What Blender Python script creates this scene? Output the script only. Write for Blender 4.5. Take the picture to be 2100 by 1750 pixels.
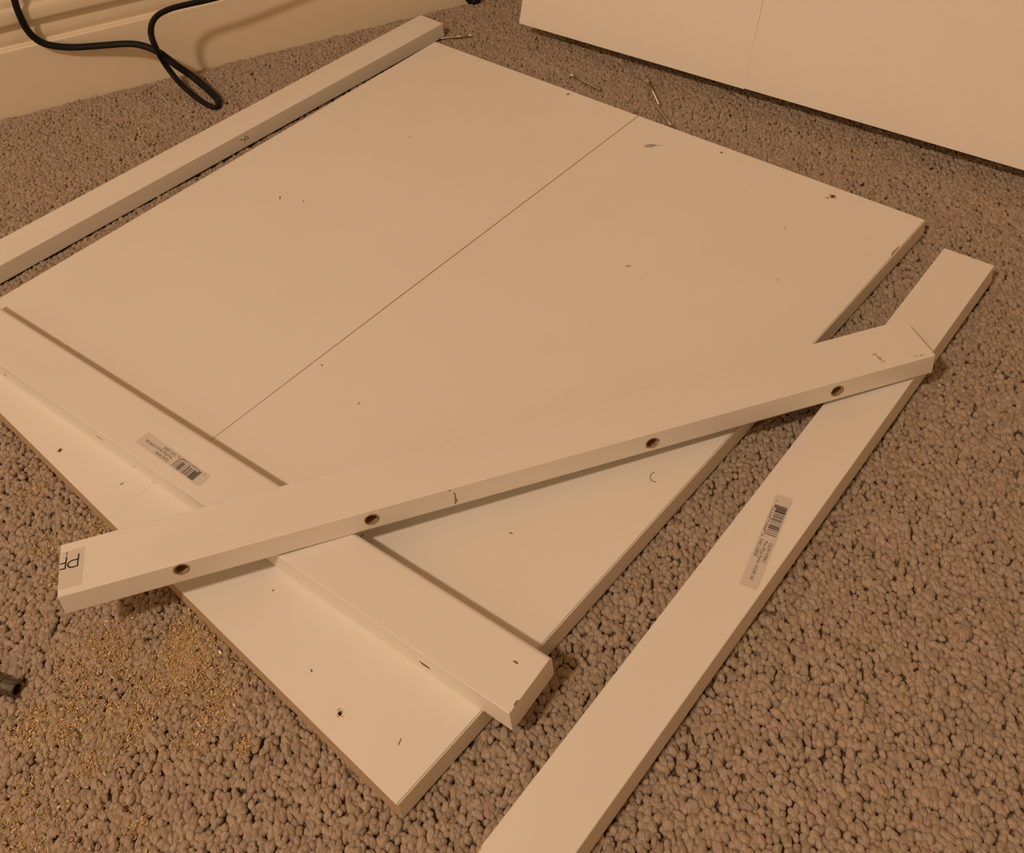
import bpy, bmesh, math, random
import numpy as np
from mathutils import Vector, Matrix, noise

for o in list(bpy.data.objects):
    bpy.data.objects.remove(o)
SC = bpy.context.scene
COL = SC.collection
random.seed(7)
RNG = np.random.default_rng(11)
MM = 0.001

# ------------------------------------------------------------------ camera
PITCH, ROLL, CAM_H = math.radians(34.814), math.radians(-7.523), 0.6400
fwd = Vector((0, math.cos(PITCH), -math.sin(PITCH)))
up0 = Vector((0, math.sin(PITCH), math.cos(PITCH)))
rgt = Vector((1, 0, 0)) * math.cos(ROLL) + up0 * math.sin(ROLL)
upv = Vector((1, 0, 0)) * -math.sin(ROLL) + up0 * math.cos(ROLL)
cam_d = bpy.data.cameras.new('camera')
cam_d.sensor_fit = 'HORIZONTAL'
cam_d.sensor_width = 36.0
cam_d.lens = 36.0 * 2263.5 / 2100.0
cam_d.shift_y = -525.0 / 2100.0          # the photograph is the lower part of an upright frame
cam_d.clip_start = 0.02
cam = bpy.data.objects.new('camera', cam_d)
COL.objects.link(cam)
M = Matrix.Identity(4)
for i, v in enumerate((rgt, upv, -fwd)):
    M[0][i], M[1][i], M[2][i] = v
M.translation = (0, 0, CAM_H)
cam.matrix_world = M
SC.camera = cam

# ------------------------------------------------------------------ light, world, exposure
world = bpy.data.worlds.new('world')
world.use_nodes = True
world.node_tree.nodes['Background'].inputs[0].default_value = (1.0, 0.62, 0.34, 1)
world.node_tree.nodes['Background'].inputs[1].default_value = 0.02
SC.world = world
LAMP_XY = (-1.30, -0.86)
CEIL_Z = 2.74
lamp_d = bpy.data.lights.new('lamp_light', 'AREA')
lamp_d.shape = 'DISK'
lamp_d.size = 0.28
lamp_d.energy = 52.5
lamp_d.color = (1.0, 0.748, 0.545)
lamp = bpy.data.objects.new('lamp_light', lamp_d)
COL.objects.link(lamp)
lamp.location = (LAMP_XY[0], LAMP_XY[1], CEIL_Z - 0.112)
vs = SC.view_settings
vs.view_transform = 'Standard'
vs.look = 'None'
vs.exposure = 0.0
vs.gamma = 1.0
vs.use_curve_mapping = False

# ------------------------------------------------------------------ materials
def new_mat(name):
    m = bpy.data.materials.new(name)
    m.use_nodes = True
    nt = m.node_tree
    return m, nt, nt.nodes['Principled BSDF']

def mat(name, col, rough=0.5, var=0.0, vscale=40.0, bump=0.0, bscale=400.0, metal=0.0, spec=0.5, stretch=(1, 1, 1), sheen=0.0):
    m, nt, b = new_mat(name)
    N, L = nt.nodes, nt.links
    b.inputs['Base Color'].default_value = (*col, 1)
    b.inputs['Roughness'].default_value = rough
    b.inputs['Metallic'].default_value = metal
    b.inputs['Specular IOR Level'].default_value = spec
    b.inputs['Sheen Weight'].default_value = sheen
    tc = N.new('ShaderNodeTexCoord')
    mp = N.new('ShaderNodeMapping')
    mp.inputs['Scale'].default_value = stretch
    L.new(tc.outputs['Object'], mp.inputs['Vector'])
    if var > 0:
        n = N.new('ShaderNodeTexNoise')
        n.inputs['Scale'].default_value = vscale
        n.inputs['Detail'].default_value = 6
        L.new(mp.outputs['Vector'], n.inputs['Vector'])
        r = N.new('ShaderNodeValToRGB')
        r.color_ramp.elements[0].position = 0.3
        r.color_ramp.elements[1].position = 0.7
        r.color_ramp.elements[0].color = (*[c * (1 - var) for c in col], 1)
        r.color_ramp.elements[1].color = (*[min(1, c * (1 + var)) for c in col], 1)
        L.new(n.outputs['Fac'], r.inputs['Fac'])
        L.new(r.outputs['Color'], b.inputs['Base Color'])
    if bump > 0:
        n2 = N.new('ShaderNodeTexNoise')
        n2.inputs['Scale'].default_value = bscale
        n2.inputs['Detail'].default_value = 4
        L.new(mp.outputs['Vector'], n2.inputs['Vector'])
        bp = N.new('ShaderNodeBump')
        bp.inputs['Strength'].default_value = bump
        bp.inputs['Distance'].default_value = 0.0004
        L.new(n2.outputs['Fac'], bp.inputs['Height'])
        L.new(bp.outputs['Normal'], b.inputs['Normal'])
    return m

M_PAINT = mat('white_primer_paint', (0.80, 0.765, 0.70), 0.55, 0.018, 22, 0.10, 500, stretch=(0.25, 1, 1), spec=0.35)
M_LAM = mat('white_laminate', (0.82, 0.785, 0.72), 0.48, 0.012, 14, 0.05, 900, spec=0.35)
M_BAND = mat('edge_band_plastic', (0.80, 0.755, 0.68), 0.35, 0.01, 30)
M_RAW = mat('raw_particleboard', (0.50, 0.36, 0.215), 0.85, 0.16, 500, 0.5, 700)
M_PINE = mat('raw_pine', (0.66, 0.47, 0.26), 0.75, 0.2, 300, 0.4, 600, stretch=(0.2, 1, 1))
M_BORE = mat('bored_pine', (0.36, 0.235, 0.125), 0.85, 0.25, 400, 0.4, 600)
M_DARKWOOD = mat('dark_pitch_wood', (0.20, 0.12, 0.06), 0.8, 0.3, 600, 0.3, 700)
M_WALL = mat('cream_wall_paint', (0.80, 0.66, 0.48), 0.8, 0.02, 8, 0.1, 200)
M_TRIM = mat('cream_trim_paint', (0.80, 0.715, 0.56), 0.42, 0.015, 12, 0.03, 150)
M_CEIL = mat('ceiling_paint', (0.88, 0.80, 0.68), 0.9, 0.02, 10, 0.2, 120)
M_BLACK = mat('black_rubber', (0.010, 0.009, 0.008), 0.55, 0.0, spec=0.2)
M_ZINC = mat('zinc_plated_steel', (0.50, 0.47, 0.40), 0.42, 0.08, 900, metal=1.0)
M_ZINC_HEAD = mat('bright_zinc_head', (0.72, 0.70, 0.66), 0.22, 0.05, 900, metal=1.0)
M_GUN = mat('dark_oxide_steel', (0.16, 0.145, 0.125), 0.45, 0.25, 700, 0.2, 900, metal=0.9)
M_STICK = mat('sticker_paper', (0.665, 0.62, 0.565), 0.4, 0.01, 60)
M_INK = mat('black_ink', (0.03, 0.02, 0.03), 0.6, spec=0.2)
M_PENCIL = mat('pencil_graphite', (0.15, 0.11, 0.08), 0.6, spec=0.2)
M_LAMP = mat('lamp_enamel', (0.8, 0.78, 0.72), 0.4)

m, nt, b = new_mat('graphite_smudge')
b.inputs['Base Color'].default_value = (0.36, 0.29, 0.22, 1)
b.inputs['Roughness'].default_value = 0.6
b.inputs['Alpha'].default_value = 0.24
M_SMUDGE = m

m, nt, b = new_mat('lamp_glass')
em = b.inputs['Emission Color']
em.default_value = (1.0, 0.755, 0.535, 1)
b.inputs['Emission Strength'].default_value = 2.0
m.cycles.emission_sampling = 'NONE'
M_GLOW = m

# carpet yarn: every loop a little different, fibres as fine relief
m, nt, b = new_mat('carpet_yarn')
N, L = nt.nodes, nt.links
oi = N.new('ShaderNodeObjectInfo')
ramp = N.new('ShaderNodeValToRGB')
ramp.color_ramp.elements[0].color = (0.345, 0.268, 0.196, 1)
ramp.color_ramp.elements[1].color = (0.465, 0.368, 0.278, 1)
L.new(oi.outputs['Random'], ramp.inputs['Fac'])
tc = N.new('ShaderNodeTexCoord')
nf = N.new('ShaderNodeTexNoise')
nf.inputs['Scale'].default_value = 1500
nf.inputs['Detail'].default_value = 3
mp = N.new('ShaderNodeMapping')
mp.inputs['Scale'].default_value = (0.25, 1, 1)
L.new(tc.outputs['Object'], mp.inputs['Vector'])
L.new(mp.outputs['Vector'], nf.inputs['Vector'])
mx = N.new('ShaderNodeMix')
mx.data_type = 'RGBA'
mx.blend_type = 'MULTIPLY'
mx.inputs['Factor'].default_value = 1.0
r2 = N.new('ShaderNodeValToRGB')
r2.color_ramp.elements[0].position = 0.3
r2.color_ramp.elements[1].position = 0.75
r2.color_ramp.elements[0].color = (0.80, 0.80, 0.80, 1)
r2.color_ramp.elements[1].color = (1.15, 1.15, 1.15, 1)
L.new(nf.outputs['Fac'], r2.inputs['Fac'])
L.new(ramp.outputs['Color'], mx.inputs[6])
L.new(r2.outputs['Color'], mx.inputs[7])
L.new(mx.outputs[2], b.inputs['Base Color'])
bp = N.new('ShaderNodeBump')
bp.inputs['Strength'].default_value = 0.75
bp.inputs['Distance'].default_value = 0.0005
L.new(nf.outputs['Fac'], bp.inputs['Height'])
L.new(bp.outputs['Normal'], b.inputs['Normal'])
b.inputs['Roughness'].default_value = 0.62
b.inputs['Specular IOR Level'].default_value = 0.45
b.inputs['Sheen Weight'].default_value = 0.08
M_YARN = m

# carpet beyond the built pile: same yarn colour, cell relief
m, nt, b = new_mat('carpet_backing')
N, L = nt.nodes, nt.links
tc = N.new('ShaderNodeTexCoord')
vo = N.new('ShaderNodeTexVoronoi')
vo.inputs['Scale'].default_value = 230
L.new(tc.outputs['Object'], vo.inputs['Vector'])
r3 = N.new('ShaderNodeValToRGB')
r3.color_ramp.elements[0].color = (0.36, 0.275, 0.21, 1)
r3.color_ramp.elements[1].color = (0.10, 0.065, 0.04, 1)
r3.color_ramp.elements[1].position = 0.8
L.new(vo.outputs['Distance'], r3.inputs['Fac'])
L.new(r3.outputs['Color'], b.inputs['Base Color'])
bp = N.new('ShaderNodeBump')
bp.inputs['Strength'].default_value = 0.8
bp.inputs['Distance'].default_value = 0.003
bp.invert = True
L.new(vo.outputs['Distance'], bp.inputs['Height'])
L.new(bp.outputs['Normal'], b.inputs['Normal'])
b.inputs['Roughness'].default_value = 0.9
M_BACKING = m

m, nt, b = new_mat('wood_shaving')
N, L = nt.nodes, nt.links
ge = N.new('ShaderNodeNewGeometry')
r4 = N.new('ShaderNodeValToRGB')
cr = r4.color_ramp
cr.elements[0].color = (0.50, 0.335, 0.155, 1)
cr.elements[1].color = (0.82, 0.72, 0.55, 1)
e = cr.elements.new(0.45); e.color = (0.62, 0.43, 0.21, 1)
e = cr.elements.new(0.85); e.color = (0.70, 0.51, 0.28, 1)
L.new(ge.outputs['Random Per Island'], r4.inputs['Fac'])
L.new(r4.outputs['Color'], b.inputs['Base Color'])
b.inputs['Roughness'].default_value = 0.8
M_SHAV = m

# ------------------------------------------------------------------ helpers
def link(name, me, mats=(), parent=None):
    o = bpy.data.objects.new(name, me)
    COL.objects.link(o)
    if me is not None and not me.materials:
        for x in (mats if isinstance(mats, (list, tuple)) else (mats,)):
            me.materials.append(x)
    if parent is not None:
        o.parent = parent
    return o

def bm_obj(name, bm, mats, parent=None, smooth=False):
    bmesh.ops.recalc_face_normals(bm, faces=bm.faces)
    if smooth:
        for f in bm.faces:
            f.smooth = True
    me = bpy.data.meshes.new(name)
    bm.to_mesh(me)
    bm.free()
    return link(name, me, mats, parent)

def tag(o, label=None, cat=None, group=None, kind=None):
    for k, v in (('label', label), ('category', cat), ('group', group), ('kind', kind)):
        if v:
            o[k] = v
    return o

def thing(name, label, cat, matrix, group=None):
    o = bpy.data.objects.new(name, None)
    o.empty_display_size = 0.03
    COL.objects.link(o)
    o.matrix_world = matrix
    return tag(o, label, cat, group)

def frame(o, u, v):
    u, v = Vector(u).normalized(), Vector(v).normalized()
    w = u.cross(v).normalized()
    v = w.cross(u)
    R = Matrix.Identity(4)
    for i, a in enumerate((u, v, w)):
        R[0][i], R[1][i], R[2][i] = a
    R.translation = o
    return R

def add_box(bm, x0, x1, y0, y1, z0, z1):
    vs_ = [bm.verts.new(p) for p in ((x0, y0, z0), (x1, y0, z0), (x1, y1, z0), (x0, y1, z0), (x0, y0, z1), (x1, y0, z1), (x1, y1, z1), (x0, y1, z1))]
    for q in ((3, 2, 1, 0), (4, 5, 6, 7), (0, 1, 5, 4), (1, 2, 6, 5), (2, 3, 7, 6), (3, 0, 4, 7)):
        bm.faces.new([vs_[i] for i in q])
    return vs_

def prism(bm, pts, z0, z1):
    a = [bm.verts.new((x, y, z0)) for x, y in pts]
    c = [bm.verts.new((x, y, z1)) for x, y in pts]
    bm.faces.new(a[::-1]); bm.faces.new(c)
    n = len(pts)
    for i in range(n):
        bm.faces.new((a[i], a[(i + 1) % n], c[(i + 1) % n], c[i]))

def lathe(bm, prof, seg=20, axis='X', cap=True):
    rings = []
    for x, r in prof:
        ring = []
        for k in range(seg):
            t = 2 * math.pi * k / seg
            c, s = math.cos(t) * r, math.sin(t) * r
            ring.append(bm.verts.new((x, c, s) if axis == 'X' else (c, s, x)))
        rings.append(ring)
    for a, c in zip(rings, rings[1:]):
        for k in range(seg):
            bm.faces.new((a[k], a[(k + 1) % seg], c[(k + 1) % seg], c[k]))
    if cap:
        bm.faces.new(rings[0][::-1]); bm.faces.new(rings[-1])

def blob_cutter(bm, c, rad, jit=0.2, sub=2):
    """jagged ellipsoid used to scoop a real hole out of a board"""
    r = bmesh.ops.create_icosphere(bm, subdivisions=sub, radius=1.0)
    for v in r['verts']:
        k = 1 + jit * random.uniform(-1, 1)
        v.co = Vector((c[0] + v.co.x * rad[0] * k, c[1] + v.co.y * rad[1] * k, c[2] + v.co.z * rad[2] * k))

def bore_cutter(bm, c, direction, r, depth, jit=0.06, seg=20):
    d = Vector(direction).normalized()
    a = d.orthogonal().normalized(); e = d.cross(a)
    rings = []
    ks = [1 + jit * random.uniform(-1, 1) for _ in range(seg)]
    for t, rr in ((-0.006, 1.0), (0.0, 1.0), (depth, 0.98)):
        rings.append([bm.verts.new(Vector(c) + d * t + (a * math.cos(2 * math.pi * k / seg) + e * math.sin(2 * math.pi * k / seg)) * r * rr * (ks[k] if t <= 0 else 1)) for k in range(seg)])
    tip = bm.verts.new(Vector(c) + d * (depth + r * 0.5))
    bm.faces.new(rings[0][::-1])
    for p, q in zip(rings, rings[1:]):
        for k in range(seg):
            bm.faces.new((p[k], p[(k + 1) % seg], q[(k + 1) % seg], q[k]))
    for k in range(seg):
        bm.faces.new((rings[-1][k], rings[-1][(k + 1) % seg], tip))

def carve(o, cutters):
    """cut the cutter meshes (each with its own material) out of o"""
    tmp = []
    for bm, m_ in cutters:
        bmesh.ops.recalc_face_normals(bm, faces=bm.faces)
        me = bpy.data.meshes.new('cut'); bm.to_mesh(me); bm.free()
        me.materials.append(m_)
        c = bpy.data.objects.new('cut', me); COL.objects.link(c)
        md = o.modifiers.new('cut', 'BOOLEAN')
        md.operation = 'DIFFERENCE'; md.solver = 'EXACT'; md.object = c
        try:
            md.material_mode = 'TRANSFER'
        except Exception:
            pass
        c.matrix_world = Matrix.Identity(4)
        tmp.append(c)
    keep = o.parent, o.matrix_world.copy()
    o.parent = None; o.matrix_world = Matrix.Identity(4)
    bpy.context.view_layer.update()
    dg = bpy.context.evaluated_depsgraph_get()
    me = bpy.data.meshes.new_from_object(o.evaluated_get(dg))
    o.modifiers.clear()
    old = o.data; o.data = me
    me.name = old.name
    bpy.data.meshes.remove(old)
    for c in tmp:
        cm = c.data; bpy.data.objects.remove(c); bpy.data.meshes.remove(cm)
    o.parent = keep[0]
    o.matrix_parent_inverse = Matrix.Identity(4)
    o.matrix_basis = Matrix.Identity(4)

def stroke_mesh(bm, pts, wd, to3, lift, th=0.00004):
    """a drawn line: thin raised ribbon through 2-D points, mapped by to3(x, y, lift)"""
    for (x0, y0), (x1, y1) in zip(pts, pts[1:]):
        d = Vector((x1 - x0, y1 - y0)); L_ = d.length
        if L_ < 1e-7:
            continue
        d /= L_; n = Vector((-d.y, d.x)) * wd / 2; ex = d * wd * 0.4
        q = [(x0 - ex.x + n.x, y0 - ex.y + n.y), (x0 - ex.x - n.x, y0 - ex.y - n.y), (x1 + ex.x - n.x, y1 + ex.y - n.y), (x1 + ex.x + n.x, y1 + ex.y + n.y)]
        lo = [bm.verts.new(to3(x, y, lift)) for x, y in q]
        hi = [bm.verts.new(to3(x, y, lift + th)) for x, y in q]
        bm.faces.new(hi); bm.faces.new(lo[::-1])
        for i in range(4):
            bm.faces.new((lo[i], lo[(i + 1) % 4], hi[(i + 1) % 4], hi[i]))

def text_mesh(name, s, size, width, parent, loc, mat_, align='LEFT'):
    cu = bpy.data.curves.new(name, 'FONT')
    cu.body = s
    cu.size = size
    cu.extrude = 0.00001
    cu.resolution_u = 3
    t = bpy.data.objects.new(name, cu); COL.objects.link(t)
    bpy.context.view_layer.update()
    me = bpy.data.meshes.new_from_object(t.evaluated_get(bpy.context.evaluated_depsgraph_get()))
    bpy.data.objects.remove(t); bpy.data.curves.remove(cu)
    n = len(me.vertices)
    co = np.empty(n * 3); me.vertices.foreach_get('co', co); co = co.reshape(-1, 3)
    x0, x1 = co[:, 0].min(), co[:, 0].max()
    co[:, 0] = (co[:, 0] - x0) * (width / (x1 - x0))
    if align == 'CENTER':
        co[:, 0] -= width / 2
    me.vertices.foreach_set('co', co.ravel())
    me.materials.clear()
    o = link(name, me, mat_, parent)
    o.location = loc
    return o

def rounded_rect(x0, x1, y0, y1, r, n=5):
    pts = []
    for cx, cy, a0 in ((x1 - r, y0 + r, -90), (x1 - r, y1 - r, 0), (x0 + r, y1 - r, 90), (x0 + r, y0 + r, 180)):
        for k in range(n + 1):
            a = math.radians(a0 + 90 * k / n)
            pts.append((cx + r * math.cos(a), cy + r * math.sin(a)))
    return pts

def splinters(bm, c, nrm_z, n, size):
    """torn chips standing up round a hole (local z up)"""
    for _ in range(n):
        a = random.uniform(0, 6.283); r = size * random.uniform(0.5, 1.25)
        p = Vector((c[0] + math.cos(a) * r, c[1] + math.sin(a) * r, c[2]))
        t = Vector((-math.sin(a), math.cos(a), 0)) * size * random.uniform(0.25, 0.6)
        out = Vector((math.cos(a), math.sin(a), random.uniform(0.2, 0.7))) * size * random.uniform(0.3, 0.8)
        v = [bm.verts.new(x) for x in (p - t, p + t, p + out, p + Vector((0, 0, size * 0.12)))]
        for f in ((0, 1, 2), (0, 3, 1), (1, 3, 2), (2, 3, 0)):
            bm.faces.new([v[i] for i in f])

# ------------------------------------------------------------------ room shell
RW = Vector((0.96799, 0.25100, 0))            # along the back wall
RN = Vector((0.25100, -0.96799, 0))           # into the room
RA = Vector((-0.6017, 1.1703, 0))             # a point on the skirting's face at carpet height
ROOM = Matrix.Identity(4)
for i, a in enumerate((RW, RN * -1, Vector((0, 0, 1)))):
    ROOM[0][i], ROOM[1][i], ROOM[2][i] = a
ROOM.translation = RA
X0, X1, YB, YF = -2.6, 1.75, 0.017, -3.3      # room-local extents (y: back wall .. front wall)
FZ = -0.0042

def shell(name, box, m_):
    bm = bmesh.new(); add_box(bm, *box)
    o = bm_obj(name, bm, m_)
    o.matrix_world = ROOM
    o['kind'] = 'structure'
    return o
shell('floor', (X0, X1, YF, YB, FZ - 0.05, FZ), M_BACKING)
shell('ceiling', (X0, X1, YF, YB, CEIL_Z, CEIL_Z + 0.05), M_CEIL)
shell('wall_back', (X0 - 0.1, X1 + 0.1, YB, YB + 0.1, FZ - 0.05, CEIL_Z + 0.05), M_WALL)
shell('wall_front', (X0 - 0.1, X1 + 0.1, YF - 0.1, YF, FZ - 0.05, CEIL_Z + 0.05), M_WALL)
shell('wall_left', (X0 - 0.1, X0, YF, YB, FZ - 0.05, CEIL_Z + 0.05), M_WALL)
shell('wall_right', (X1, X1 + 0.1, YF, YB, FZ - 0.05, CEIL_Z + 0.05), M_WALL)

# moulded skirting: profile (distance out from wall, height) in mm
prof = [(0, -4), (17, -4), (17, 79.2), (16.7, 80.8), (15.8, 81.9), (9.4, 82.7), (9.0, 83.3), (9.9, 86), (10.6, 89), (10.7, 92), (9.8, 97), (8.2, 102), (7.4, 105.4), (8.6, 108), (12.2, 110), (15.4, 110.9),
        (16.2, 111.6), (16.4, 114), (16.3, 121), (15.6, 125), (14.4, 127.5), (12.8, 129.2), (11.4, 129.8), (11.2, 131), (11.2, 135), (10.4, 138), (8.6, 141), (6.0, 143.5), (3.0, 145), (0, 145.5)]
bm = bmesh.new()
a = [bm.verts.new((X0, YB - d * MM, z * MM)) for d, z in prof]
c = [bm.verts.new((X1, YB - d * MM, z * MM)) for d, z in prof]
bm.faces.new(a); bm.faces.new(c[::-1])
for i in range(len(prof)):
    j = (i + 1) % len(prof)
    f = bm.faces.new((a[i], c[i], c[j], a[j]))
    f.smooth = 6 <= i <= 26
o = bm_obj('baseboard_back', bm, M_TRIM)
o.matrix_world = ROOM
o['kind'] = 'structure'

# ceiling lamp (out of frame, lights the room)
t = thing('ceiling_lamp', 'round flush white ceiling lamp lighting the room from above', 'lamp', Matrix.Translation((*LAMP_XY, CEIL_Z)))
bm = bmesh.new(); lathe(bm, [(-0.03, 0.175), (-0.028, 0.18), (0.0, 0.18)], 40, 'Z')
bm_obj('canopy', bm, M_LAMP, t)
bm = bmesh.new(); lathe(bm, [(-0.105, 0.05), (-0.100, 0.10), (-0.085, 0.14), (-0.06, 0.16), (-0.03, 0.168)], 40, 'Z')
bm_obj('glass_shade', bm, M_GLOW, t, smooth=True)

# ------------------------------------------------------------------ boards and battens: placement
PT = 16.16 * MM
PA = math.radians(43.326)
E1 = Vector((math.cos(PA), math.sin(PA), 0)); E2 = Vector((-math.sin(PA), math.cos(PA), 0))
DCOR = Vector((-0.1082, 0.3051, 0))
LDC, LDA = 632.87 * MM, 617.79 * MM

def board(name, label, pts, raw_edges, holes, chips, matrix, m_=None):
    """slab of laminate from a 2-D outline; raw_edges = indices of outline edges left bare"""
    root = thing(name, label, 'board', matrix)
    bm = bmesh.new()
    prism(bm, pts, 0.0, PT)
    bm.normal_update()
    bmesh.ops.recalc_face_normals(bm, faces=bm.faces)
    for i in raw_edges:
        mid = (Vector(pts[i]) + Vector(pts[(i + 1) % len(pts)])) / 2
        for f in bm.faces:
            if abs(f.normal.z) < 0.5 and (Vector(f.calc_center_median()[:2]) - mid).length < 1e-5:
                f.material_index = 1
    es = [e for e in bm.edges if any(abs(f.normal.z) > 0.5 for f in e.link_faces)]
    bmesh.ops.bevel(bm, geom=es, offset=0.0002, segments=1, affect='EDGES')
    o = bm_obj('slab', bm, [M_LAM, M_RAW], root)
    cuts = []
    for x, y, r, dp in holes:
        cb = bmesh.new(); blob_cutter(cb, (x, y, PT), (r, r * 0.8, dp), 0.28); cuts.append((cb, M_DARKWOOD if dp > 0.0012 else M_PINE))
    for x, y, rx, ry, rz in chips:
        cb = bmesh.new(); blob_cutter(cb, (x, y, PT), (rx, ry, rz), 0.2, 3); cuts.append((cb, M_RAW))
    if cuts:
        carve(o, cuts)
    for x, y, r, dp in holes:
        bm = bmesh.new()
        splinters(bm, (x, y, PT), 1, 7, r * 1.1)
        bm_obj('torn_chips', bm, M_PINE, root)['kind'] = 'stuff'
    return root

PANEL = frame(DCOR, E1, E2)
# right-hand board (edge band towards the camera's right)
right = board('shelf_board', 'white laminate board on the carpet, right of the hairline seam, with banded right edge',
              [(0, 1.05 * MM), (LDC, 1.05 * MM), (LDC, 311.6 * MM), (0, 309.2 * MM)], [3],
              [(623.2 * MM, 203.5 * MM, 0.0014, 0.002), (619.3 * MM, 81.6 * MM, 0.0026, 0.002), (615.0 * MM, 84.5 * MM, 0.0015, 0.0006), (13.9 * MM, 65.6 * MM, 0.0018, 0.003)],
              [(580 * MM, 1.7 * MM, 0.0075, 0.0012, 0.0011)], PANEL)
bm = bmesh.new(); add_box(bm, 0.0002, LDC - 0.0002, 0, 0.00082, 0.0001, PT - 0.0001)
bmesh.ops.bevel(bm, geom=[e for e in bm.edges], offset=0.00022, segments=2, affect='EDGES')
bm_obj('edge_band', bm, M_BAND, right)
# left-hand board, its seam edge not quite straight
seam = [(LDC, 312.55 * MM), (500 * MM, 312.15 * MM), (297 * MM, 311.35 * MM), (90 * MM, 310.12 * MM), (25 * MM, 309.38 * MM), (0, 309.26 * MM)]
left = board('shelf_board', 'white laminate board on the carpet, left of the hairline seam, beside the marked batten',
             [(0, LDA)] + seam[::-1] + [(LDC, LDA)], [0],
             [(627.0 * MM, 540.3 * MM, 0.0010, 0.001), (626.0 * MM, 402.4 * MM, 0.0018, 0.002), (10.9 * MM, 398.4 * MM, 0.0017, 0.0025)],
             [], PANEL)

# marks lying on the two boards: specks, hairs, graphite smudge
def flat(root, name, pts, m_, z=PT):
    bm = bmesh.new()
    prism(bm, pts, z + 0.00001, z + 0.00005)
    return bm_obj(name, bm, m_, root)
def oval(cx, cy, a, b_, ang, jit=0.15, n=18):
    r = []
    for k in range(n):
        t = 2 * math.pi * k / n
        j = 1 + random.uniform(-jit, jit)
        x, y = a * math.cos(t) * j, b_ * math.sin(t) * j
        r.append((cx + x * math.cos(ang) - y * math.sin(ang), cy + x * math.sin(ang) + y * math.cos(ang)))
    return r
flat(right, 'graphite_smudge', oval(0.5945, 0.2690, 0.0060, 0.0030, -0.75), M_SMUDGE)
flat(right, 'graphite_smudge', oval(0.5985, 0.2635, 0.0065, 0.0008, -0.85), M_SMUDGE)
flat(right, 'graphite_smudge', oval(0.4351, 0.1742, 0.0027, 0.0012, -0.8), M_SMUDGE)
for root, x, y, ln, wd, an in ((right, 0.4927, 0.0616, 0.0014, 0.0007, 1.2), (right, 0.1850, 0.2448, 0.0018, 0.0004, 0.1), (right, 0.1945, 0.3018, 0.0016, 0.0005, 1.5), (right, 0.1700, 0.0700, 0.0016, 0.0004, 1.9),
                               (right, 0.1050, 0.1500, 0.0017, 0.0004, 0.2), (right, 0.5560, 0.0930, 0.0014, 0.0007, 0.5), (left, 0.0420, 0.3470, 0.0013, 0.0007, 0.2), (left, 0.0240, 0.3290, 0.0016, 0.0006, 0.0),
                               (left, 0.3200, 0.5200, 0.0030, 0.0006, 0.8), (left, 0.3300, 0.4950, 0.0020, 0.0005, 1.0), (right, 0.0250, 0.0250, 0.0020, 0.0004, 0.4), (right, 0.0200, 0.1000, 0.0012, 0.0005, 1.1),
                               (left, 0.4700, 0.4900, 0.0010, 0.0006, 0.3), (right, 0.3100, 0.0400, 0.0012, 0.0005, 0.6), (right, 0.0400, 0.1650, 0.0009, 0.0006, 0.2)):
    flat(root, 'speck', oval(x, y, ln, wd, an, 0.3, 9), M_PENCIL if wd < 0.00065 else M_SMUDGE)
bm = bmesh.new()
arc = [(0.2665 + 0.0042 * math.cos(t), 0.0205 + 0.0042 * math.sin(t)) for t in [0.9 + 0.28 * k for k in range(11)]]
stroke_mesh(bm, arc, 0.0003, lambda x, y, l: (x, y, PT + l), 0.00003, 0.0003)
bm_obj('stray_hair', bm, M_PENCIL, right)

# ------------------------------------------------------------------ battens
BT, BW, BL = 19.0 * MM, 41.9 * MM, 617.4 * MM

def batten_body(root, length, width, radii, cuts=(), name='body'):
    """radii: near-bottom, near-top, far-top, far-bottom edge rounding (mm)"""
    pts = []
    for (cy, cz, sy, sz, a0), r in zip(((0, 0, 1, 1, 180), (0, BT, 1, -1, 90), (width, BT, -1, -1, 0), (width, 0, -1, 1, 270)), radii):
        r = r * MM
        n = 5
        cc = (cy + sy * r, cz + sz * r)
        angs = {180: (270, 180), 90: (180, 90), 0: (90, 0), 270: (0, -90)}[a0]
        for k in range(n + 1):
            a_ = math.radians(angs[0] + (angs[1] - angs[0]) * k / n)
            pts.append((cc[0] + r * math.cos(a_), cc[1] + r * math.sin(a_)))
    bm = bmesh.new()
    n_ = 1
    xs = [0, 0.0004, length - 0.0004, length]
    rings = []
    for x in xs:
        k = 0.985 if x in (0, length) else 1.0
        rings.append([bm.verts.new((x, (y - width / 2) * k + width / 2, (z - BT / 2) * k + BT / 2)) for y, z in pts])
    n = len(pts)
    for p, q in zip(rings, rings[1:]):
        for k in range(n):
            f = bm.faces.new((p[k], q[k], q[(k + 1) % n], p[(k + 1) % n]))
    bm.faces.new(rings[0]); bm.faces.new(rings[-1][::-1])
    o = bm_obj(name, bm, [M_PAINT], root)
    if cuts:
        carve(o, cuts)
    return o

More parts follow.
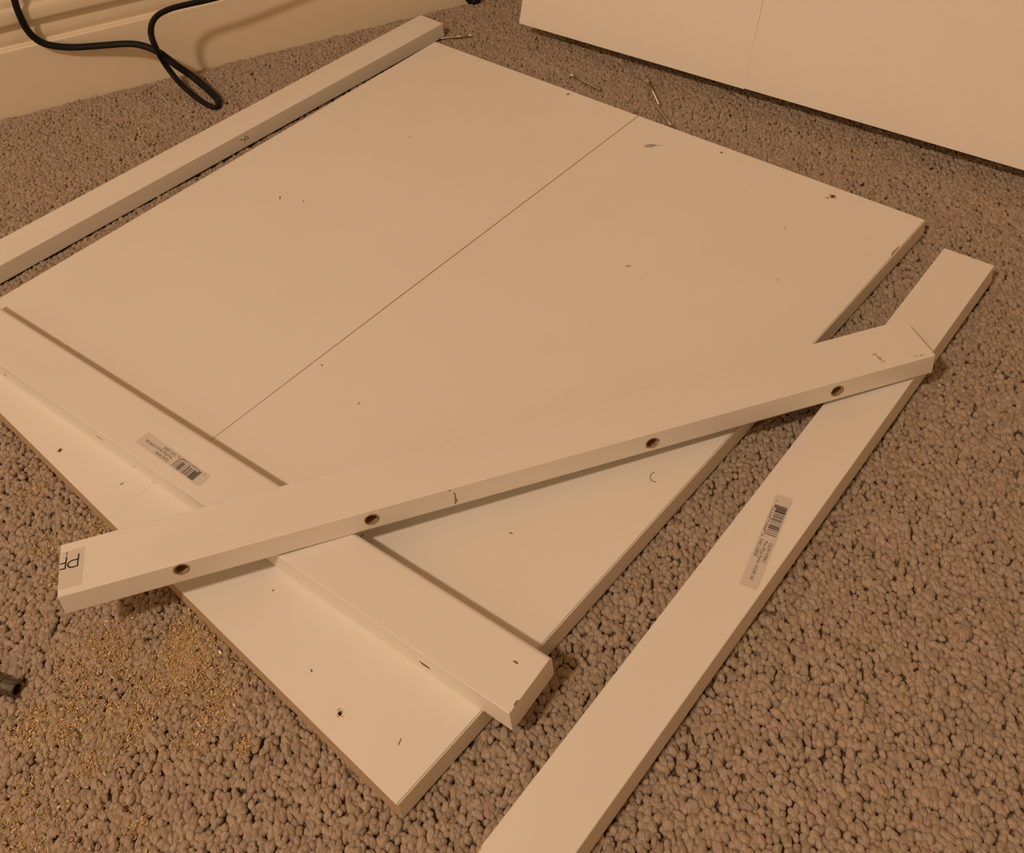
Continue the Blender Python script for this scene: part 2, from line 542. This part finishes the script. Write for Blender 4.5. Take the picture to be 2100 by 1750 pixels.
DIG_L = {0: '0001101', 1: '0011001', 2: '0010011', 3: '0111101', 4: '0100011', 5: '0110001', 6: '0101111', 7: '0111011', 8: '0110111', 9: '0001011'}
def barcode_sticker(root, sx, sy, ang):
    """price sticker: label frame x along the print, y up the letters, origin at the barcode end"""
    st_ = bpy.data.objects.new('barcode_sticker', None)
    bm = bmesh.new()
    prism(bm, rounded_rect(0, 75.6 * MM, -5.75 * MM, 5.75 * MM, 1.9 * MM), 0.0, 0.00008)
    st_ = bm_obj('barcode_sticker', bm, M_STICK, root)
    st_['label'] = 'grey paper sticker with barcode'
    st_.matrix_basis = Matrix.Translation((sx, sy, BT + 0.00002)) @ Matrix.Rotation(ang, 4, 'Z')
    d = [7, 7, 3, 2, 0, 4, 7, 3, 4, 9, 8, 8]
    inv = str.maketrans('01', '10')
    bits = '101' + ''.join(DIG_L[k] for k in d[:6]) + '01010' + ''.join(DIG_L[k].translate(inv) for k in d[6:]) + '101'
    bm = bmesh.new()
    mod = 25.2 * MM / 95
    i = 0
    while i < 95:
        if bits[i] == '1':
            j = i
            while j < 95 and bits[j] == '1':
                j += 1
            guard = i < 10 or i >= 85 or 45 <= i < 50
            add_box(bm, 8.4 * MM + i * mod, 8.4 * MM + j * mod, (-4.1 if guard else -2.5) * MM, 4.6 * MM, 0.00009, 0.00012)
            i = j
        else:
            i += 1
    bm_obj('barcode', bm, M_INK, st_)
    z = 0.0001
    text_mesh('print', '7', 2.3 * MM, 1.1 * MM, st_, (5.0 * MM, -4.9 * MM, z), M_INK)
    text_mesh('print', '73204', 2.3 * MM, 9.0 * MM, st_, (11.2 * MM, -4.9 * MM, z), M_INK)
    text_mesh('print', '73498', 2.3 * MM, 9.0 * MM, st_, (22.0 * MM, -4.9 * MM, z), M_INK)
    text_mesh('print', '8', 2.3 * MM, 1.1 * MM, st_, (34.6 * MM, -4.9 * MM, z), M_INK)
    text_mesh('print', 'OQ34C-93096C', 3.2 * MM, 15.8 * MM, st_, (38.8 * MM, 2.1 * MM, z), M_INK)
    text_mesh('print', 'Pine PFJ/pJ Pprint 1X2X8\' S4S', 3.2 * MM, 31.0 * MM, st_, (38.8 * MM, -1.1 * MM, z), M_INK)
    text_mesh('print', '3/4X1.5/8X8\'', 3.2 * MM, 14.2 * MM, st_, (38.0 * MM, -4.4 * MM, z), M_INK)
    return st_

def zrot(deg):
    a_ = math.radians(deg)
    return Vector((math.cos(a_), math.sin(a_), 0)), Vector((-math.sin(a_), math.cos(a_), 0))

# batten 1: far left, pencilled figure on its side
u, v = zrot(41.280)
o1 = Vector((-0.0611, 1.2289, 0)) - u * BL
b1 = thing('wood_batten', 'white batten lying on the carpet along the far left edge, pencilled figure on its side', 'batten', frame(o1, u, v), 'white wooden battens')
batten_body(b1, BL, BW, (1.2, 0.9, 0.9, 1.2))
bm = bmesh.new()
def m1(px, py):
    dx, dy = px - 502, py - 284
    return ((601.8 + 0.58 * dx - 0.167 * dy - 282.4) * MM, (19 - 7.8 - 0.55 * dy - 0.306 * dx) * MM)
for s in (((502.6, 278.1), (502.6, 290.5)), ((502.6, 278.3), (509.8, 282.6), (507.2, 284.9), (503, 285.4)), ((494, 284.8), (494.4, 286.8), (502.4, 286.3))):
    stroke_mesh(bm, [m1(*p) for p in s], 0.0007, lambda x, y, l: (x, -l, y), 0.00003)
bm_obj('pencil_mark', bm, M_PENCIL, b1)

# batten 2: lies on the boards, parallel to their raw edge
u, v = zrot(138.593 + 180)
o2 = Vector((-0.0418, 0.3377, PT + 0.00008)) - u * BL
b2 = thing('wood_batten', 'white batten lying across both boards near their raw edge, grey barcode sticker reading upside down', 'batten', frame(o2, u, v), 'white wooden battens')
cuts = []
for x, z, rx, rz, dp in ((85.8, 6.5, 3.0, 0.7, 0.6), (221.1, 10.2, 5.5, 0.55, 0.6), (262.0, 3.6, 1.4, 0.5, 0.4), (551.6, 7.0, 4.4, 1.35, 1.3)):
    cb = bmesh.new(); blob_cutter(cb, (x * MM, 0, z * MM), (rx * MM, dp * MM, rz * MM), 0.22); cuts.append((cb, M_DARKWOOD))
cb = bmesh.new(); blob_cutter(cb, (0.6170, 0.0075, BT), (0.0008, 0.0026, 0.0006), 0.2); cuts.append((cb, M_BORE))
cb = bmesh.new(); blob_cutter(cb, (0.6020, 0.0270, BT), (0.0018, 0.0007, 0.0006), 0.25); cuts.append((cb, M_DARKWOOD))
batten_body(b2, BL, BW, (1.0, 0.6, 3.8, 2.5), cuts)
barcode_sticker(b2, 333.9 * MM, 13.6 * MM, math.radians(178.8))

# batten 3: crosses over everything, rests on batten 2 and on batten 4
sl = math.radians(-2.007); a3 = math.radians(11.646)
u = Vector((math.cos(a3) * math.cos(sl), math.sin(a3) * math.cos(sl), math.sin(sl))); v = Vector((-math.sin(a3), math.cos(a3), 0))
o3 = Vector((-0.31686, 0.43584, 0.04145))
b3 = thing('wood_batten', 'white batten lying diagonally over the others, with four bored holes in its front side', 'batten', frame(o3, u, v), 'white wooden battens')
cuts = []
HOLES3 = ((74.9, 13.0), (198.3, 10.4), (397.0, 8.9), (539.1, 10.0))
for x, z in HOLES3:
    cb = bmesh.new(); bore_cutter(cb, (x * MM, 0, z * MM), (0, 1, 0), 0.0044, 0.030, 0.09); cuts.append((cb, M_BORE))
for c_, r_ in (((577.6, 15.4, 19), (2.3, 0.9, 0.9)), ((578.6, 11.4, 19), (1.6, 2.7, 0.5)), ((579.4, 7.2, 19), (2.2, 0.8, 0.8))):
    cb = bmesh.new(); blob_cutter(cb, [q * MM for q in c_], [q * MM for q in r_], 0.22); cuts.append((cb, M_PINE))
for c_, r_ in (((603, 5.0, 19), (0.5, 0.5, 0.5)), ((604.5, 3.6, 19), (0.5, 0.5, 0.5)), ((608, 3.2, 19), (1.6, 0.35, 0.4))):
    cb = bmesh.new(); blob_cutter(cb, [q * MM for q in c_], [q * MM for q in r_], 0.2); cuts.append((cb, M_DARKWOOD))
batten_body(b3, BL, 41.0 * MM, (2.2, 0.7, 0.8, 1.2), cuts)
for x, z in HOLES3:      # torn paint lip round each bore
    bm = bmesh.new()
    seg = 26
    inner, outer, top = [], [], []
    for k in range(seg):
        t_ = 2 * math.pi * k / seg
        ri, ro = 0.00430 * random.uniform(0.95, 1.05), 0.0049 * random.uniform(0.96, 1.06)
        inner.append(bm.verts.new((x * MM + ri * math.cos(t_), -0.00002, z * MM + ri * math.sin(t_))))
        top.append(bm.verts.new((x * MM + (ri + ro) / 2 * math.cos(t_), -random.uniform(0.0001, 0.0005), z * MM + (ri + ro) / 2 * math.sin(t_))))
        outer.append(bm.verts.new((x * MM + ro * math.cos(t_), -0.00002, z * MM + ro * math.sin(t_))))
    for k in range(seg):
        j = (k + 1) % seg
        bm.faces.new((inner[k], inner[j], top[j], top[k])); bm.faces.new((top[k], top[j], outer[j], outer[k]))
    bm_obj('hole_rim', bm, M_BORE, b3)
    bm = bmesh.new()
    a0_ = random.uniform(0, 6.28); n_arc = random.choice((15, 19, 22))
    ring_ = [(x * MM + 0.00500 * random.uniform(0.97, 1.03) * math.cos(a0_ + 0.28 * k), z * MM + 0.0050 * random.uniform(0.97, 1.03) * math.sin(a0_ + 0.28 * k)) for k in range(n_arc)]
    stroke_mesh(bm, ring_, 0.00042, lambda x_, y_, l: (x_, -l, y_), 0.00002)
    bm_obj('torn_ring', bm, M_DARKWOOD, b3)
bm = bmesh.new()
stroke_mesh(bm, [(255.0 * MM, 14.2 * MM), (255.6 * MM, 12.0 * MM), (255.5 * MM, 9.4 * MM), (255.0 * MM, 6.8 * MM), (254.6 * MM, 4.0 * MM), (255.2 * MM, 3.3 * MM)], 0.0007, lambda x, y, l: (x, -l, y), 0.00002)
stroke_mesh(bm, [(255.6 * MM, 8.2 * MM), (256.2 * MM, 6.4 * MM), (256.0 * MM, 4.8 * MM)], 0.0008, lambda x, y, l: (x, -l, y), 0.00002)
stroke_mesh(bm, [(252.2 * MM, 17.6 * MM), (252.6 * MM, 17.2 * MM)], 0.0009, lambda x, y, l: (x, -l, y), 0.00002)
bm_obj('wood_crack', bm, M_DARKWOOD, b3)
bm = bmesh.new(); prism(bm, [(0.0005, 5.2 * MM), (14.4 * MM, 5.0 * MM), (15.5 * MM, 34.2 * MM), (0.0005, 34.0 * MM)], BT + 0.00001, BT + 0.00009)
s3 = bm_obj('paper_sticker', bm, M_STICK, b3)
s3['label'] = 'cut-off grey sticker printed PF'
bm = bmesh.new()
to3 = lambda x, y, l: (x, y, BT + 0.00009 + l)
Pb = [(11.3, 20.2), (8.4, 20.1)] + [(8.2 - 2.9 * math.sin(math.radians(q)), 22.8 - 2.7 * math.cos(math.radians(q))) for q in range(0, 181, 20)] + [(8.6, 25.5), (11.5, 25.4)]
for s in ([(11.9, 29.3), (11.3, 20.2)], Pb, [(4.2, 29.2), (3.7, 20.6)], [(3.7, 20.6), (0.6, 20.7)], [(3.95, 25.0), (0.6, 25.0)]):
    stroke_mesh(bm, [(x * MM, y * MM) for x, y in s], 0.0009, to3, 0.00001)
stroke_mesh(bm, [(4.4 * MM, 33.2 * MM), (4.2 * MM, 30.8 * MM)], 0.0005, to3, 0.00001)
bm_obj('print', bm, M_INK, s3)

# batten 4: right foreground, on the carpet
u, v = zrot(45.347)
o4 = Vector((0.3811, 0.6677, 0)) - u * BL
b4 = thing('wood_batten', 'white batten lying on the carpet at the right, barcode sticker facing up near its middle', 'batten', frame(o4, u, v), 'white wooden battens')
cuts = []
cb = bmesh.new(); blob_cutter(cb, (0.0235, BW, BT), (0.0042, 0.0022, 0.0022), 0.2, 3); cuts.append((cb, M_PINE))
for x, y, rx, ry in ((BL, 0.030, 0.0006, 0.004), (BL, 0.017, 0.0007, 0.003), (BL, 0.008, 0.0005, 0.0035), (BL - 0.014, 0.0385, 0.0012, 0.0006)):
    cb = bmesh.new(); blob_cutter(cb, (x, y, BT), (rx, ry, 0.0007), 0.25); cuts.append((cb, M_PAINT))
batten_body(b4, BL, BW, (1.0, 0.7, 0.9, 1.2), cuts)
barcode_sticker(b4, 317.0 * MM, 23.9 * MM, math.radians(191.75))

# ------------------------------------------------------------------ assembled panel leaning against the wall
TH = math.radians(22.6)
bdir = Vector((0.716, -0.698, 0)).normalized()
back = Vector((0.698, 0.716, 0))
face_up = back * math.sin(TH) + Vector((0, 0, 1)) * math.cos(TH)
LH = 21.5 * MM
# point of the front lower left corner at height LH (interpolated from the measured line)
corner = Vector((0.0328 - 0.0000515 * LH / MM, 1.2390 - 0.0019355 * LH / MM, LH))
lp = thing('leaning_panel', 'white panel of two joined boards leaning back against the wall, top right', 'panel', frame(corner, bdir, face_up))
# tall enough for its upper left back corner to meet the wall
fo = bdir.cross(face_up).normalized()
def wall_gap(h):
    q = corner + face_up * h - fo * PT - RA
    return q.x * RN.x + q.y * RN.y + 0.017
LHGT = 0.4
while wall_gap(LHGT) > 0.0006:
    LHGT += 0.0005
# local: x along bottom edge, y up the face, z out towards the room
bm = bmesh.new(); add_box(bm, 0, 308.4 * MM, 0, LHGT, -PT, 0)
bmesh.ops.bevel(bm, geom=[e for e in bm.edges], offset=0.00015, segments=1, affect='EDGES')
bm_obj('board', bm, M_LAM, lp)
bm = bmesh.new()
prism(bm, [(308.44 * MM, 0.0009), (618 * MM, 0.0009), (618 * MM, LHGT + 0.0009), (310.1 * MM, LHGT + 0.0009)], -PT, 0)
bmesh.ops.bevel(bm, geom=[e for e in bm.edges], offset=0.00015, segments=1, affect='EDGES')
bm_obj('board', bm, M_LAM, lp)
for y in (0.0015, 300 * MM, LHGT - 0.035):
    bm = bmesh.new(); add_box(bm, 40 * MM, 606 * MM, y, y + 19 * MM, -PT - 41 * MM, -PT)
    bmesh.ops.bevel(bm, geom=[e for e in bm.edges], offset=0.0008, segments=2, affect='EDGES')
    bm_obj('cleat', bm, M_PAINT, lp)

# ------------------------------------------------------------------ screws
def screw(label, tip, head, z_tip, z_head):
    a_, b_ = Vector((*tip, z_tip)), Vector((*head, z_head))
    d = b_ - a_; Ls = d.length
    d.normalize()
    s = Vector((0, 0, 1)).cross(d).normalized()
    root = thing('screw', label, 'screw', frame(a_, d, s), 'loose zinc screws by the boards')
    bm = bmesh.new()
    lathe(bm, [(0.0, 0.0001), (0.0035, 0.0012), (Ls * 0.55, 0.00125), (Ls * 0.56, 0.0015), (Ls - 0.0035, 0.0015)], 14)
    bm_obj('shank', bm, M_ZINC, root, True)
    bm = bmesh.new()
    p_ = []
    x = 0.003
    while x < Ls * 0.55:
        p_ += [(x, 0.00122), (x + 0.0007, 0.00195), (x + 0.0011, 0.00195), (x + 0.0016, 0.00122)]
        x += 0.0022
    lathe(bm, p_, 14)
    bm_obj('thread', bm, M_ZINC, root)
    bm = bmesh.new()
    lathe(bm, [(Ls - 0.0036, 0.0015), (Ls - 0.0009, 0.0030), (Ls, 0.0031), (Ls, 0.0017), (Ls - 0.0016, 0.0014)], 16)
    bm_obj('head', bm, M_ZINC_HEAD, root)
screw('zinc screw poking out beside the end of the far left batten', (-0.0690, 1.2210), (-0.0283, 1.2173), 0.0028, 0.0034)
screw('zinc screw sunk in the carpet, left of the two crossed screws', (0.1096, 1.0505), (0.0818, 1.0919), 0.0016, 0.0014)
screw('zinc screw with bright head nearest the leaning panel, upper one of the crossed pair', (0.1665, 1.0010), (0.1630, 1.0528), 0.0022, 0.0040)
screw('zinc screw touching the board edge, lower one of the crossed pair', (0.1620, 1.0030), (0.1712, 0.9560), 0.0042, 0.0034)

# ------------------------------------------------------------------ driver bit holder at the left edge
p0_, p1_ = Vector((-0.4060, 0.4360, 0.0046)), Vector((-0.3552, 0.4130, 0.0046))
d = (p1_ - p0_); Ls = d.length; d.normalize()
s = Vector((0, 0, 1)).cross(d)
bt = thing('bit_holder', 'dark metal screwdriver bit holder lying on the carpet at the left edge', 'tool bit', frame(p0_, d, s))
bm = bmesh.new()
lathe(bm, [(0, 0.0032), (0.006, 0.0032), (0.0065, 0.0048), (Ls - 0.011, 0.0048), (Ls - 0.0105, 0.0042), (Ls - 0.009, 0.0042), (Ls - 0.0085, 0.0052), (Ls - 0.001, 0.0052), (Ls, 0.0046), (Ls, 0.0034), (Ls - 0.007, 0.0032)], 28)
bm_obj('sleeve', bm, M_GUN, bt)
bm = bmesh.new()
for k in range(12):
    t_ = 2 * math.pi * k / 12
    c_, s_ = math.cos(t_), math.sin(t_)
    vs_ = add_box(bm, Ls - 0.0082, Ls - 0.0024, 0.0050, 0.0056, -0.0006, 0.0006)
    for q in vs_:
        y_, z_ = q.co.y, q.co.z
        q.co.y, q.co.z = y_ * c_ - z_ * s_, y_ * s_ + z_ * c_
bm_obj('grip_ridges', bm, M_GUN, bt)
bm = bmesh.new(); lathe(bm, [(Ls - 0.0075, 0.0031), (Ls - 0.0045, 0.0031), (Ls - 0.0040, 0.0026)], 6)
bm_obj('hex_bit', bm, M_GUN, bt)

# ------------------------------------------------------------------ black cord
CABLE = [(-0.5329, 1.182, 0.1604), (-0.5338, 1.1817, 0.1516), (-0.5354, 1.1803, 0.131), (-0.534, 1.1806, 0.1055), (-0.527, 1.1835, 0.0876), (-0.5138, 1.1859, 0.0779), (-0.4941, 1.1899, 0.0708), (-0.4674, 1.1938, 0.0667), (-0.4366, 1.1956, 0.0638), (-0.4166, 1.1925, 0.0605), (-0.3974, 1.1861, 0.0519), (-0.3806, 1.1801, 0.0354), (-0.3649, 1.1804, 0.016), (-0.3447, 1.1574, 0.008), (-0.3323, 1.1386, 0.0045), (-0.3305, 1.1241, 0.0036), (-0.3388, 1.1263, 0.0036), (-0.3593, 1.1492, 0.005), (-0.3848, 1.1831, 0.012), (-0.3977, 1.1944, 0.034), (-0.3918, 1.1648, 0.071), (-0.3931, 1.1686, 0.0846), (-0.3897, 1.1736, 0.0955), (-0.3818, 1.1788, 0.1024), (-0.3675, 1.1856, 0.1051), (-0.3488, 1.1925, 0.1047), (-0.3247, 1.2008, 0.1034), (-0.2862, 1.2149, 0.1031)]
CABLE = [(-0.5320, 1.186, 0.40), (-0.5325, 1.184, 0.26)] + CABLE + [(-0.22, 1.235, 0.110), (-0.14, 1.262, 0.125), (-0.075, 1.288, 0.105), (-0.040, 1.303, 0.050), (-0.0275, 1.3115, 0.008), (-0.0205, 1.3110, 0.0022), (-0.0135, 1.3120, 0.008), (-0.002, 1.3160, 0.055), (0.02, 1.320, 0.14)]
def catmull(P, n):
    P = [Vector(p) for p in P]
    P = [P[0] * 2 - P[1]] + P + [P[-1] * 2 - P[-2]]
    out = []
    for i in range(1, len(P) - 2):
        a_, b_, c_, d_ = P[i - 1:i + 3]
        for k in range(n):
            t_ = k / n
            out.append(0.5 * ((2 * b_) + (c_ - a_) * t_ + (2 * a_ - 5 * b_ + 4 * c_ - d_) * t_ ** 2 + (3 * b_ - a_ - 3 * c_ + d_) * t_ ** 3))
    out.append(P[-2])
    return out
def tube(bm, path, ra, rb, seg=10):
    rings = []
    nrm = None
    for i, p in enumerate(path):
        t_ = (path[min(i + 1, len(path) - 1)] - path[max(i - 1, 0)]).normalized()
        if nrm is None:
            nrm = t_.orthogonal().normalized()
        nrm = (nrm - t_ * nrm.dot(t_)).normalized()
        bn = t_.cross(nrm)
        rings.append([bm.verts.new(p + nrm * ra * math.cos(2 * math.pi * k / seg) + bn * rb * math.sin(2 * math.pi * k / seg)) for k in range(seg)])
    for p, q in zip(rings, rings[1:]):
        for k in range(seg):
            bm.faces.new((p[k], p[(k + 1) % seg], q[(k + 1) % seg], q[k]))
    bm.faces.new(rings[0][::-1]); bm.faces.new(rings[-1])
bm = bmesh.new(); tube(bm, catmull(CABLE, 8), 0.0042, 0.0029, 12)
tag(bm_obj('power_cord', bm, M_BLACK, None, True), 'black cord looping down the skirting board onto the carpet', 'cord')

# ------------------------------------------------------------------ carpet pile (uncountable loops)
def inside(px, py, M_, x0, x1, y0, y1):
    Mi = M_.inverted()
    lx = Mi[0][0] * px + Mi[0][1] * py + Mi[0][3]
    ly = Mi[1][0] * px + Mi[1][1] * py + Mi[1][3]
    return (lx > x0) & (lx < x1) & (ly > y0) & (ly < y1)

SP = 0.0038
gx = np.arange(-1.2, 1.1, SP)
gy = np.arange(-0.2, 1.8, SP * 0.88)
PX, PY = np.meshgrid(gx, gy)
PX = PX + (np.arange(len(gy)) % 2)[:, None] * SP * 0.5
PX, PY = PX.ravel(), PY.ravel()
ca, sa = math.cos(0.30), math.sin(0.30)       # rows run a little skew to the camera
cx, cy = -0.05, 0.8
PX, PY = cx + (PX - cx) * ca - (PY - cy) * sa, cy + (PX - cx) * sa + (PY - cy) * ca
wob = lambda s, ph: np.sin(PX * s + ph) * np.cos(PY * s * 0.8 + ph * 2)
PX = PX + wob(90, 1.0) * 0.0014 + RNG.normal(0, 0.0009, PX.size)
PY = PY + wob(70, 2.3) * 0.0014 + RNG.normal(0, 0.0009, PY.size)
# keep the room side of the skirting, drop what lies under boards and battens
wall = (PX - RA.x) * RN.x + (PY - RA.y) * RN.y
keep = (wall > 0.0005) & (PX > -0.80) & (PX < 0.80) & (PY > 0.12)
mg = 0.0028
keep &= ~inside(PX, PY, PANEL, mg, LDC - mg, mg, LDA - mg)
for Mb in (frame(o1, *zrot(41.280)), frame(o4, *zrot(45.347))):
    keep &= ~inside(PX, PY, Mb, mg, BL - mg, mg, BW - mg)
PX, PY = PX[keep], PY[keep]
n = PX.size
pz = RNG.normal(-0.0024, 0.00045, n) + 0.0005 * np.sin(PX * 160 + 3 * np.sin(PY * 60)) 
# where something presses on it the pile is lower
near = np.zeros(n, bool)
near |= inside(PX, PY, PANEL, -0.002, LDC + 0.002, -0.002, LDA + 0.002)
for Mb in (frame(o1, *zrot(41.280)), frame(o4, *zrot(45.347))):
    near |= inside(PX, PY, Mb, -0.002, BL + 0.002, -0.002, BW + 0.002)
pz[near] -= 0.0014
pz[wall[keep] < 0.0055] -= 0.0020
rot = np.stack([RNG.normal(0, 0.30, n), RNG.normal(0, 0.30, n), RNG.normal(1.45, 0.6, n)], 1)
sc = RNG.normal(1.0, 0.13, (n, 1)).clip(0.7, 1.35) * np.array([[1, 1, 1]])
sc[:, 0] *= RNG.normal(1.0, 0.12, n).clip(0.75, 1.3)

lib = bpy.data.collections.new('yarn_loops')      # not linked to the scene: only instanced
NV = 10
for k in range(NV):
    bm = bmesh.new()
    bmesh.ops.create_icosphere(bm, subdivisions=3, radius=1.0)
    sd = Vector((k * 13.1, k * 7.7, 3.3))
    el = random.uniform(1.1, 1.7)
    bend = random.uniform(-0.35, 0.35)
    groove = random.uniform(0.08, 0.34)
    ga = random.uniform(-0.6, 0.6)
    for vtx in bm.verts:
        p = vtx.co.copy()
        f = 1 + 0.24 * noise.noise(p * 1.4 + sd) + 0.07 * noise.noise(p * 4 + sd)
        # two twisted plies: shallow groove along the loop
        f *= 1 - groove * math.exp(-((p.y + ga * p.x * 0.6) / 0.22) ** 2) * max(0, p.z)
        x, y, z = p.x * f * 0.0022 * el, p.y * f * 0.0022, p.z * f * 0.0025
        y += bend * (x / 0.0024) ** 2 * 0.0008
        vtx.co = (x, y, z)
    for f in bm.faces:
        f.smooth = True
    me = bpy.data.meshes.new('yarn_loop'); bm.to_mesh(me); bm.free()
    me.materials.append(M_YARN)
    lib.objects.link(bpy.data.objects.new('yarn_loop_%02d' % k, me))

me = bpy.data.meshes.new('carpet_pile')
me.vertices.add(n)
me.vertices.foreach_set('co', np.stack([PX, PY, pz], 1).astype(np.float32).ravel())
at = me.attributes.new('rot', 'FLOAT_VECTOR', 'POINT'); at.data.foreach_set('vector', rot.astype(np.float32).ravel())
at = me.attributes.new('scl', 'FLOAT_VECTOR', 'POINT'); at.data.foreach_set('vector', sc.astype(np.float32).ravel())
at = me.attributes.new('idx', 'INT', 'POINT'); at.data.foreach_set('value', RNG.integers(0, NV, n).astype(np.int32))
pile = link('carpet_pile', me, M_YARN)
tag(pile, 'taupe looped carpet pile covering the floor', 'carpet', kind='stuff')
ng = bpy.data.node_groups.new('carpet_loops', 'GeometryNodeTree')
ng.interface.new_socket('Geometry', in_out='INPUT', socket_type='NodeSocketGeometry')
ng.interface.new_socket('Geometry', in_out='OUTPUT', socket_type='NodeSocketGeometry')
N, L = ng.nodes, ng.links
gi, go = N.new('NodeGroupInput'), N.new('NodeGroupOutput')
ci = N.new('GeometryNodeCollectionInfo')
ci.inputs['Collection'].default_value = lib
ci.inputs['Separate Children'].default_value = True
ci.inputs['Reset Children'].default_value = True
ip = N.new('GeometryNodeInstanceOnPoints')
ip.inputs['Pick Instance'].default_value = True
def attr(nm, ty):
    q = N.new('GeometryNodeInputNamedAttribute'); q.data_type = ty; q.inputs['Name'].default_value = nm
    return [s_ for s_ in q.outputs if s_.enabled and s_.name == 'Attribute'][0]
er = N.new('FunctionNodeEulerToRotation')
L.new(attr('rot', 'FLOAT_VECTOR'), er.inputs[0])
L.new(gi.outputs[0], ip.inputs['Points'])
L.new(ci.outputs[0], ip.inputs['Instance'])
L.new(attr('idx', 'INT'), ip.inputs['Instance Index'])
L.new(er.outputs[0], ip.inputs['Rotation'])
L.new(attr('scl', 'FLOAT_VECTOR'), ip.inputs['Scale'])
L.new(ip.outputs[0], go.inputs[0])
md = pile.modifiers.new('loops', 'NODES'); md.node_group = ng

# ------------------------------------------------------------------ sawdust and shavings
DUST = [(-0.253, 0.4168, 0.0072, 0.0076, 260), (-0.2547, 0.4376, 0.006, 0.0065, 160), (-0.2474, 0.4265, 0.0082, 0.0088, 160), (-0.3093, 0.4419, 0.0068, 0.0074, 90), (-0.2936, 0.4337, 0.0067, 0.0072, 90), (-0.3212, 0.4287, 0.0083, 0.009, 80), (-0.3202, 0.3915, 0.007, 0.0073, 90), (-0.3258, 0.386, 0.0051, 0.0052, 60), (-0.3438, 0.3884, 0.0051, 0.0053, 50), (-0.2992, 0.3608, 0.0031, 0.0031, 40), (-0.2363, 0.3651, 0.0043, 0.0043, 50), (-0.2039, 0.3591, 0.0024, 0.0024, 35), (-0.278, 0.3858, 0.0069, 0.0071, 60), (-0.2247, 0.3808, 0.0056, 0.0057, 60), (-0.3376, 0.3992, 0.0039, 0.0041, 30), (-0.3334, 0.3253, 0.0132, 0.0127, 140), (-0.2625, 0.3202, 0.004, 0.0038, 30), (-0.2182, 0.3924, 0.0044, 0.0045, 40), (-0.3931, 0.5808, 0.0056, 0.007, 40), (-0.3337, 0.5357, 0.006, 0.0072, 60), (-0.3693, 0.5257, 0.0045, 0.0054, 40), (-0.3587, 0.4958, 0.0029, 0.0034, 30), (-0.2725, 0.4082, 0.0226, 0.0233, 260), (-0.3008, 0.3961, 0.0351, 0.0354, 220), (-0.2315, 0.4058, 0.0112, 0.0117, 110), (-0.3109, 0.3413, 0.0269, 0.0257, 90)]
DUST_R = [(0.2965, 0.5605, 0.0014, 0.002, 14), (0.3262, 0.5587, 0.0024, 0.0035, 20), (0.3368, 0.5772, 0.0018, 0.0026, 14), (0.255, 0.4995, 0.002, 0.0026, 6), (0.2658, 0.448, 0.0016, 0.002, 6), (0.1366, 0.5193, 0.0024, 0.0031, 16), (0.4288, 0.7603, 0.0021, 0.0037, 10), (0.4252, 0.7394, 0.0016, 0.0028, 10), (0.288, 0.5671, 0.0042, 0.006, 8)]
def flakes(name, clusters, label, mult, seed):
    rg = random.Random(seed)
    vs_, fs_ = [], []
    Pi = PANEL.inverted(); B4 = frame(o4, *zrot(45.347)).inverted()
    for cx_, cy_, sx_, sy_, cnt in clusters:
        for _ in range(int(cnt * mult)):
            x, y = rg.gauss(cx_, sx_ * 1.15), rg.gauss(cy_, sy_ * 1.15)
            q = Pi @ Vector((x, y, 0))
            if 0 < q.x < LDC and 0 < q.y < LDA:
                continue
            q = B4 @ Vector((x, y, 0))
            if -0.001 < q.x < BL and -0.001 < q.y < BW:
                continue
            big = rg.random()
            ln = rg.uniform(0.0005, 0.0012) if big < 0.80 else (rg.uniform(0.0012, 0.0023) if big < 0.982 else rg.uniform(0.002, 0.0034))
            wd = ln * rg.uniform(0.25, 0.7)
            cu = rg.uniform(-0.9, 0.9)
            R_ = Matrix.Rotation(rg.uniform(0, 6.28), 3, 'Z') @ Matrix.Rotation(rg.gauss(0, 0.45), 3, 'X') @ Matrix.Rotation(rg.gauss(0, 0.45), 3, 'Y')
            z = rg.uniform(-0.0008, 0.0008)
            i0 = len(vs_)
            for k in range(3):
                tt = (k - 1) * ln / 2
                zz = cu * (0.5 - abs(k - 1)) * ln * 0.35
                for sgn in (-1, 1):
                    p = R_ @ Vector((tt, sgn * wd / 2 * (1 if k == 1 else rg.uniform(0.5, 0.95)), zz))
                    vs_.append((x + p.x, y + p.y, z + p.z))
            th = R_ @ Vector((0, 0, 0.00012))
            for k in range(6):
                a_ = vs_[i0 + k]
                vs_.append((a_[0] - th.x, a_[1] - th.y, a_[2] - th.z))
            t_ = [(0, 2, 3, 1), (2, 4, 5, 3), (6, 7, 9, 8), (8, 9, 11, 10), (0, 6, 8, 2), (2, 8, 10, 4), (1, 3, 9, 7), (3, 5, 11, 9), (0, 1, 7, 6), (4, 10, 11, 5)]
            fs_ += [tuple(i0 + j for j in f) for f in t_]
    me_ = bpy.data.meshes.new(name)
    me_.from_pydata(vs_, [], fs_)
    return tag(link(name, me_, M_SHAV), label, 'sawdust', kind='stuff')
flakes('wood_shavings', DUST, 'golden wood shavings and sawdust scattered on the carpet left of the boards', 8.5, 3)
flakes('wood_shavings', DUST_R, 'few pale crumbs of sawdust on the carpet around the right-hand batten', 1.6, 4)
